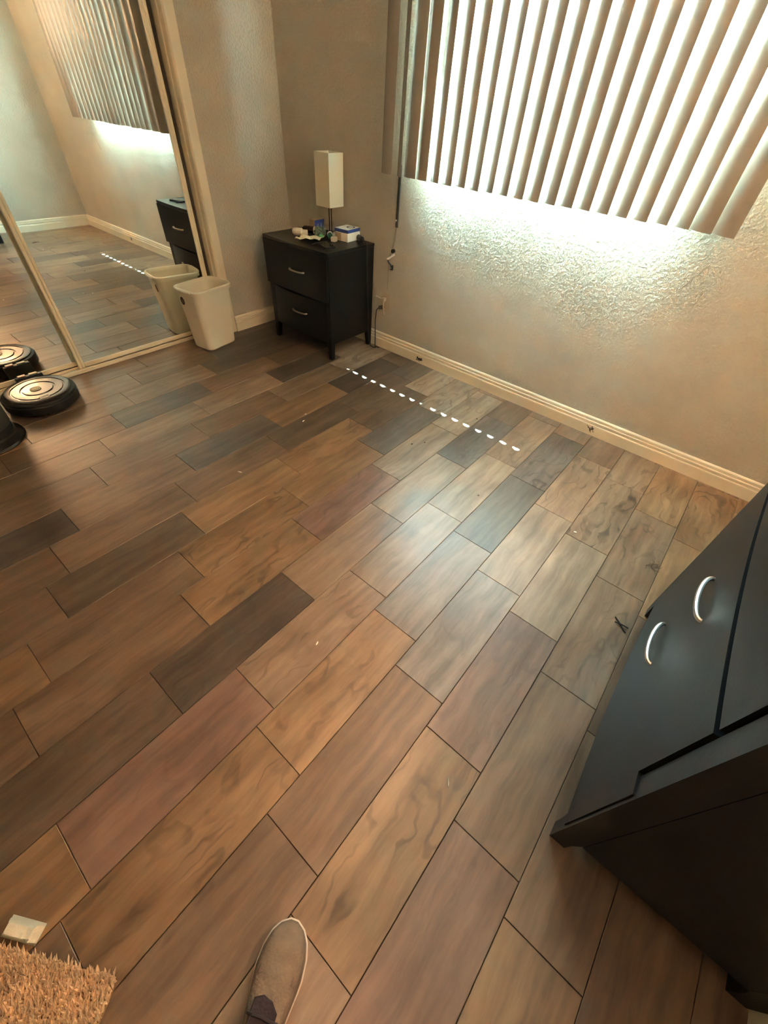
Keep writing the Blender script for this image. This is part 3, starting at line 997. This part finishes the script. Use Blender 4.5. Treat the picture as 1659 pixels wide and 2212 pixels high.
for k, dx in enumerate((-0.012, -0.006, 0.0, 0.006, 0.012)):
    b = B(); box(b, 0.005 - 0.003, 0.005 + 0.003, -0.01 + dx - 0.0015, -0.01 + dx + 0.0015, 0.0919, 0.0923)
    obj('letter_mark', b, mat('pale_yellow_ink', (0.75, 0.68, 0.40), 0.5), bt)
b = B(); box(b, 0.098, 0.128, -0.030, 0.014, 0.0866, 0.0885, 0.001)
obj('dust_latch', b, M_BLKPL, rv)
for s in (-1, 1):
    b = B(); tube(b, [(0.0, s * 0.12, 0.020), (0.0, s * 0.138, 0.020)], 0.020, 16)
    obj('wheel', b, M_BLACKD, rv, smooth=True)
dk = thing('charging_dock', 'small dark charging dock between the robot vacuum and the mirror', 'dock', (0.022, -1.885, 0))
b = B(); box(b, -0.018, 0.012, -0.065, 0.065, 0.0005, 0.085, 0.006, 2)
obj('dock_tower', b, M_BLKPL, dk, smooth=True)
b = B(); prism(b, [(0.0125, 0.0005), (0.05, 0.0005), (0.05, 0.004), (0.0125, 0.012)], 'y', -0.06, 0.06)
for v in b.verts:
    v.co = Vector((v.co.x, v.co.y, v.co.z))
obj('dock_ramp', b, M_BLKPL, dk)
b = B(); box(b, -0.012, 0.008, -0.050, -0.012, 0.0853, 0.092, 0.002)
obj('status_window', b, mat('pinkish_plastic', (0.55, 0.35, 0.30), 0.3), dk)
b = B(); box(b, -0.012, 0.008, 0.004, 0.045, 0.0853, 0.090, 0.002)
obj('grey_cap', b, mat('light_grey_plastic', (0.45, 0.44, 0.42), 0.3), dk)

# ------------------------------------------------------------------ upright appliance at the left edge
tw = thing('tower_fan', 'dark grey upright column on a round black base at the left edge', 'tower fan', (0.385, -2.225, 0))
b = B(); lathe(b, [(0, 0), (0.152, 0), (0.156, 0.006), (0.152, 0.016), (0.138, 0.026), (0.128, 0.034), (0.126, 0.045), (0, 0.045)], 48)
obj('base', b, M_BLKPL, tw, smooth=True, angle=25)
b = B(); lathe(b, [(0, 0.046), (0.124, 0.046), (0.124, 0.080), (0, 0.080)], 40)
obj('collar', b, M_BLACKD, tw, smooth=True)
b = B(); lathe(b, [(0, 0.081), (0.127, 0.081), (0.127, 0.93), (0.120, 0.945), (0, 0.95)], 40)
obj('column', b, mat('dark_grey_plastic', (0.055, 0.050, 0.045), 0.38, var=0.1), tw, smooth=True)

# ------------------------------------------------------------------ dresser
DX0, DX1, DY0, DY1, DZ = 3.112, 3.546, -1.862, -0.995, 0.93
dcx, dcy = (DX0 + DX1) / 2, (DY0 + DY1) / 2
dr_ = thing('dresser', 'large charcoal dresser with arched metal handles against the right wall', 'dresser', (dcx, dcy, 0))
hx, hy = (DX1 - DX0) / 2, (DY1 - DY0) / 2
b = B(); box(b, -hx - 0.022, hx, -hy - 0.012, hy + 0.012, DZ - 0.025, DZ, 0.004)
obj('top', b, M_CHAR, dr_)
for s in (-1, 1):
    y0, y1 = sorted((s * hy, s * (hy - 0.018)))
    b = B(); box(b, -hx + 0.052, hx - 0.046, y0 + 0.001, y1 - 0.001, 0.085, DZ - 0.026)
    obj('side_panel', b, M_CHAR, dr_)
b = B(); box(b, hx - 0.016, hx - 0.006, -hy + 0.05, hy - 0.05, 0.085, DZ - 0.026)
obj('back_panel', b, M_CHAR, dr_)
b = B(); box(b, -hx + 0.02, hx - 0.02, -hy + 0.052, hy - 0.052, 0.085, 0.10)
obj('bottom_panel', b, M_BLACKD, dr_)
for sx in (-1, 1):
    for sy in (-1, 1):
        x0, x1 = sorted((sx * hx, sx * (hx - 0.050)))
        y0, y1 = sorted((sy * hy, sy * (hy - 0.048)))
        b = B()
        cx_, cy_ = sx * (hx - 0.020), sy * (hy - 0.019)
        r0 = [(cx_ - 0.019, cy_ - 0.018, 0), (cx_ + 0.019, cy_ - 0.018, 0), (cx_ + 0.019, cy_ + 0.018, 0), (cx_ - 0.019, cy_ + 0.018, 0)]
        r05 = [(cx_ + (x - cx_) * 1.05, cy_ + (y - cy_) * 1.05, 0.05) for x, y, _ in r0]
        r1 = [(x0, y0, 0.10), (x1, y0, 0.10), (x1, y1, 0.10), (x0, y1, 0.10)]
        r2 = [(x, y, DZ - 0.026) for x, y, _ in r1]
        loft(b, [r0, r05, r1, r2])
        obj('leg', b, M_CHAR, dr_)
for nm in (0, 1):
    b = B()
    d = hx + 0.002
    pieces = (((0.100, 0.4295, -hy + 0.010, hy - 0.040), (0.4295, 0.648, -hy + 0.054, hy - 0.010)) if nm == 0 else
              ((0.662, 0.898, -hy + 0.054, hy - 0.010),))
    for z0, z1, ya, yb in pieces:
        poly = bow_front(b, ya, yb, d, 0.014, 0.020, z0, z1, n=18, uc=0, half=hy + 0.004)
        loft(b, [[(-v, u, z0) for u, v in poly], [(-v, u, z1) for u, v in poly]])
    dw = obj('drawer', b, M_CHAR, dr_, smooth=True, angle=30)
    yc = -1.405 - dcy
    for zh in ((0.316, 0.524) if nm == 0 else (0.78,)):
        b = B()
        arch_handle(b, lambda a, o, u: (-(d + 0.0125) - o, yc + a, zh + u), 0.146, 0.021, 0.0052, 18)
        obj('handle', b, M_CHROME, dw, smooth=True)

# lit table lamp standing on the dresser, above the frame
tl = thing('bedside_lamp', 'lit table lamp with white drum shade on the dresser top', 'lamp', (3.36, -1.50, DZ + 0.0005))
b = B(); lathe(b, [(0, 0), (0.075, 0), (0.075, 0.012), (0.03, 0.03), (0.018, 0.06), (0.028, 0.20), (0.032, 0.34), (0.014, 0.44), (0.010, 0.50), (0, 0.50)], 28)
obj('base', b, M_DSTEEL, tl, smooth=True)
b = B(); lathe(b, [(0.165, 0.52), (0.130, 0.80), (0.1285, 0.80), (0.1635, 0.52), (0.165, 0.52)], 32)
obj('lamp_shade', b, shade_material('warm_fabric', (0.86, 0.78, 0.66), 0.55), tl, smooth=True)
b = B(); lathe(b, [(0, 0.50), (0.016, 0.505), (0.020, 0.56), (0.034, 0.62), (0.036, 0.65), (0.024, 0.685), (0, 0.695)], 20)
obj('bulb', b, mat('warm_bulb', (1, 0.8, 0.6), 0.4, var=0, emit=(1.0, 0.62, 0.36), emit_s=1.0), tl, smooth=True)
pl_d = bpy.data.lights.new('lamp_glow', 'POINT')
pl_d.energy = 16.0
pl_d.color = (1.0, 0.68, 0.47)
pl_d.shadow_soft_size = 0.05
pl = bpy.data.objects.new('lamp_glow', pl_d)
COL.objects.link(pl)
pl.parent = tl
pl.location = (0, 0, 0.735)

# ------------------------------------------------------------------ shoe
she = thing('shoe', 'taupe suede shoe with pale sole rim at the bottom edge', 'shoe', (2.806, -2.497, 0), math.atan2(0.91, -0.41) - math.pi / 2)
# local: +y towards the toe, length 0.29, origin below the middle


def shoe_half(t):
    # half width along the length, t = 0 heel .. 1 toe
    pts = [(0, 0.020), (0.04, 0.030), (0.15, 0.036), (0.35, 0.034), (0.55, 0.042), (0.72, 0.050), (0.84, 0.047), (0.92, 0.038), (0.97, 0.025), (1.0, 0.008)]
    for (a, wa), (c, wc) in zip(pts[:-1], pts[1:]):
        if a <= t <= c:
            return wa + (wc - wa) * (t - a) / (c - a)
    return 0.008


def outline(scale=1.0, n=26):
    L_, out_ = 0.29, []
    for i in range(n + 1):
        t = i / n
        t = 0.5 - 0.5 * math.cos(math.pi * t)
        out_.append((shoe_half(t), (t - 0.5) * L_))
    left = [(-w, y) for w, y in reversed(out_)]
    pts = out_ + left
    return [(x * scale, y * (1 - (1 - scale) * 0.35)) for x, y in pts]


b = B()
loft(b, [[(x, y, 0) for x, y in outline(0.95)], [(x, y, 0.006) for x, y in outline(1.0)], [(x, y, 0.024) for x, y in outline(1.02)],
         [(x, y, 0.027) for x, y in outline(0.97)]])
obj('sole', b, mat('pale_rubber', (0.62, 0.50, 0.40), 0.5), she, smooth=True, angle=40)
b = B()
rings = []
for s, z in ((0.965, 0.0272), (0.955, 0.034), (0.90, 0.045), (0.80, 0.054), (0.66, 0.060), (0.45, 0.064), (0.2, 0.066)):
    rings.append([(x, y * (1.0 if s > 0.9 else 1 - (0.9 - s) * 0.55), z + (0.020 * max(0, -y / 0.145 + 0.25) if z > 0.04 else 0)) for x, y in outline(s)])
loft(b, rings)
obj('upper', b, mat('taupe_suede', (0.20, 0.145, 0.10), 0.85, var=0.2, vscale=30, bump=0.3, bscale=200), she, smooth=True, angle=60)
b = B()
tp = []
for i in range(13):
    a = math.pi * (0.02 + 0.96 * i / 12)
    tp.append((0.034 * math.cos(a), 0.055 + 0.062 * math.sin(a), 0.0600 - 0.012 * math.sin(a)))
tube(b, tp, 0.0022, 6)
obj('toe_seam', b, mat('brown_seam', (0.16, 0.10, 0.07), 0.8), she, smooth=True)
b = B()
poly = [(-0.026, 0.030), (-0.010, 0.038), (0.010, 0.034), (0.024, 0.022), (0.026, -0.05), (-0.026, -0.05)]
loft(b, [[(x, y, 0.060 + 0.022 * max(0, -y / 0.145 + 0.25)) for x, y in poly], [(x * 0.9, y * 0.97, 0.073 + 0.022 * max(0, -y / 0.145 + 0.25)) for x, y in poly]])
obj('tongue', b, mat('dark_plum_fabric', (0.045, 0.028, 0.030), 0.9, bump=0.3, bscale=150), she)
for k in range(3):
    b = B()
    y = 0.010 - 0.020 * k
    z = 0.078 + 0.022 * max(0, -y / 0.145 + 0.25)
    tube(b, [(-0.030, y, z - 0.016), (-0.018, y + 0.002, z - 0.002), (0, y + 0.004, z), (0.018, y + 0.002, z - 0.002), (0.030, y, z - 0.016)], 0.0028, 6)
    obj('lace', b, mat('dark_lace', (0.05, 0.035, 0.035), 0.9), she, smooth=True)

# ------------------------------------------------------------------ shaggy mat and white cloth, bottom left
mt = thing('shag_mat', 'shaggy tan mat on the floor in the bottom left corner', 'mat', (2.472, -2.828, 0), math.radians(30.5))
# local +x along the visible far edge, +y away from the viewer; far right corner at (cx, cy)
MW, MD = 0.30, 0.24
b = B(); prism(b, rrect(MW / 2, MD / 2, 0.02), 'z', 0.0005, 0.012)
obj('backing', b, mat('tan_backing', (0.42, 0.24, 0.12), 0.9), mt)
verts, faces = [], []
rg = random.Random(21)
for i in range(9000):
    x, y = rg.uniform(-MW / 2, MW / 2), rg.uniform(-MD / 2, MD / 2)
    h = rg.uniform(0.018, 0.030)
    lx, ly = rg.gauss(0.002, 0.004), rg.gauss(0.010, 0.004)
    r = rg.uniform(0.0020, 0.0034)
    a = rg.uniform(0, 6.28)
    n0 = len(verts)
    for q in range(3):
        verts.append((x + r * math.cos(a + q * 2.094), y + r * math.sin(a + q * 2.094), 0.010))
    for q in range(3):
        verts.append((x + lx * 0.5 + r * 0.9 * math.cos(a + q * 2.094), y + ly * 0.5 + r * 0.9 * math.sin(a + q * 2.094), 0.010 + h * 0.6))
    verts.append((x + lx, y + ly, 0.010 + h))
    for q in range(3):
        q2 = (q + 1) % 3
        faces.append((n0 + q, n0 + q2, n0 + 3 + q2, n0 + 3 + q))
        faces.append((n0 + 3 + q, n0 + 3 + q2, n0 + 6))
me = bpy.data.meshes.new('pile')
me.from_pydata(verts, [], faces)
me.materials.append(mat('tan_shag', (0.90, 0.68, 0.47), 0.85, var=0.14, vscale=45))
o = bpy.data.objects.new('pile', me)
COL.objects.link(o); o.parent = mt; o['kind'] = 'stuff'

b = B()
rg = random.Random(4)
cv = [[None] * 9 for _ in range(9)]
for i in range(9):
    for j in range(9):
        u, v = i / 8 - 0.5, j / 8 - 0.5
        e_ = 1 - max(abs(u), abs(v)) * 2
        z = 0.034 * min(1, e_ * 2.2) + rg.uniform(-0.002, 0.002) * (e_ > 0) + 0.0008
        cv[i][j] = b.verts.new((u * 0.078, v * 0.034, z))
for i in range(8):
    for j in range(8):
        b.faces.new((cv[i][j], cv[i + 1][j], cv[i + 1][j + 1], cv[i][j + 1]))
loop = [cv[i][0] for i in range(9)] + [cv[8][j] for j in range(1, 9)] + [cv[i][8] for i in range(7, -1, -1)] + [cv[0][j] for j in range(7, 0, -1)]
lo_ = [b.verts.new((v.co.x, v.co.y, 0.0002)) for v in loop]
for k in range(len(loop)):
    q = (k + 1) % len(loop)
    b.faces.new((loop[k], loop[q], lo_[q], lo_[k]))
b.faces.new(lo_[::-1])
o = obj('folded_cloth', b, mat('white_cotton', (0.80, 0.76, 0.62), 0.85, bump=0.3, bscale=220), None, smooth=True, loc=(2.325, -2.741, 0.0))
o.rotation_euler = (0, 0, math.radians(30))
tag(o, 'small white folded cloth at the far edge of the tan shag mat', 'cloth')

# ------------------------------------------------------------------ crumbs and litter on the floor
def crumb(name, label, cat, x, y, sx, sy, sz, m, rz, seed, group=None):
    b = B()
    rg = random.Random(seed)
    bmesh.ops.create_icosphere(b, subdivisions=1, radius=1.0)
    for v in b.verts:
        n = v.co.normalized() * rg.uniform(0.75, 1.15)
        v.co = Vector((n.x * sx, n.y * sy, max(0.0, n.z + 0.6) * sz + 0.0003))
    o = obj(name, b, m, None, loc=(x, y, 0))
    o.rotation_euler = (0, 0, rz)
    return tag(o, label, cat, group)


M_CRW = mat('white_crumb', (0.85, 0.80, 0.70), 0.6)
M_CRD = mat('dark_crumb', (0.03, 0.022, 0.016), 0.7)
crumb('paper_fleck', 'white paper fleck on a plank below the blind\'s right end', 'fleck', 2.760, -0.805, 0.008, 0.005, 0.003, M_CRW, 0.3, 1)
crumb('paper_fleck', 'tiny pale fleck on the floor in front of the nightstand, nearer the blind', 'fleck', 1.265, -0.993, 0.006, 0.004, 0.002, M_CRW, 1.0, 2)
crumb('paper_fleck', 'thin pale sliver on the dark plank in front of the nightstand', 'fleck', 1.308, -1.048, 0.010, 0.003, 0.002, M_CRW, 1.7, 3)
crumb('paper_fleck', 'pale fleck in the very middle of the floor', 'fleck', 2.311, -1.892, 0.009, 0.003, 0.002, M_CRW, 1.9, 4)
crumb('paper_fleck', 'thin pale fleck on the floor left of the dresser foot', 'fleck', 2.857, -1.933, 0.012, 0.002, 0.002, M_CRW, 2.2, 5)
crumb('paper_fleck', 'thin pale splinter on the floor right of the robot vacuum', 'fleck', 1.419, -1.542, 0.014, 0.003, 0.002, M_CRW, 0.4, 6)
crumb('dark_crumb', 'upper dark crumb on the grey plank amid the floor', 'crumb', 1.905, -0.735, 0.005, 0.004, 0.003, M_CRD, 0.4, 7)
crumb('dark_crumb', 'lower dark crumb on the grey plank amid the floor', 'crumb', 1.865, -0.795, 0.006, 0.004, 0.003, M_CRD, 1.4, 8)
crumb('dark_crumb', 'small dark crumb on the silvery plank under the window glare', 'crumb', 2.330, -0.895, 0.004, 0.003, 0.003, M_CRD, 0.9, 9)
crumb('dark_crumb', 'black speck by the row of bright light spots', 'crumb', 1.985, -0.335, 0.007, 0.003, 0.003, M_CRD, 1.2, 10)
hc = thing('hair_clip', 'small dark brown crossed hair clip on the floor beside the dresser', 'hair clip', (3.059, -1.134, 0))
for pts in ([(-0.026, 0.022, 0.003), (-0.004, 0.004, 0.004), (0.022, -0.018, 0.003)], [(-0.022, -0.002, 0.006), (0.0, 0.002, 0.007), (0.024, 0.004, 0.006)]):
    b = B(); tube(b, pts, 0.0026, 6)
    obj('clip_arm', b, M_CRD, hc, smooth=True)
b = B()
rg = random.Random(14)
for k in range(14):
    a = rg.uniform(0, 6.28)
    r = rg.uniform(0.010, 0.026)
    p0 = (rg.uniform(-0.008, 0.008), rg.uniform(-0.012, 0.012), rg.uniform(0.001, 0.006))
    tube(b, [p0, (p0[0] + r * math.cos(a), p0[1] + r * math.sin(a), rg.uniform(0.001, 0.008)),
             (p0[0] + 1.5 * r * math.cos(a + 0.6), p0[1] + 1.5 * r * math.sin(a + 0.6), 0.001)], 0.0008, 4)
o = obj('dust_tuft', b, mat('brown_lint', (0.12, 0.08, 0.05), 0.9), None, loc=(3.071, -0.762, 0))
o['kind'] = 'stuff'
tag(o, 'wisp of brown lint on the floor near the far end of the dresser', 'lint')
for (x, z, sd, lab) in ((1.318, 0.030, 3, 'black cobwebby scuff on the baseboard near the nightstand'), (2.520, 0.040, 6, 'dark scuff on the baseboard below the blind\'s right end')):
    b = B()
    rg = random.Random(sd)
    for k in range(11):
        a = rg.uniform(0, 6.28)
        r = rg.uniform(0.010, 0.038)
        x0, z0 = rg.uniform(-0.020, 0.020), rg.uniform(-0.008, 0.008)
        tube(b, [(x0, -0.0008, z0), (x0 + r * math.cos(a), -0.0014, z0 + 0.5 * r * math.sin(a))], rg.uniform(0.0010, 0.0034), 5)
    o = obj('scuff_mark', b, M_CRD, None, loc=(x, -0.0150, z))
    o['kind'] = 'stuff'
    tag(o, lab, 'scuff')
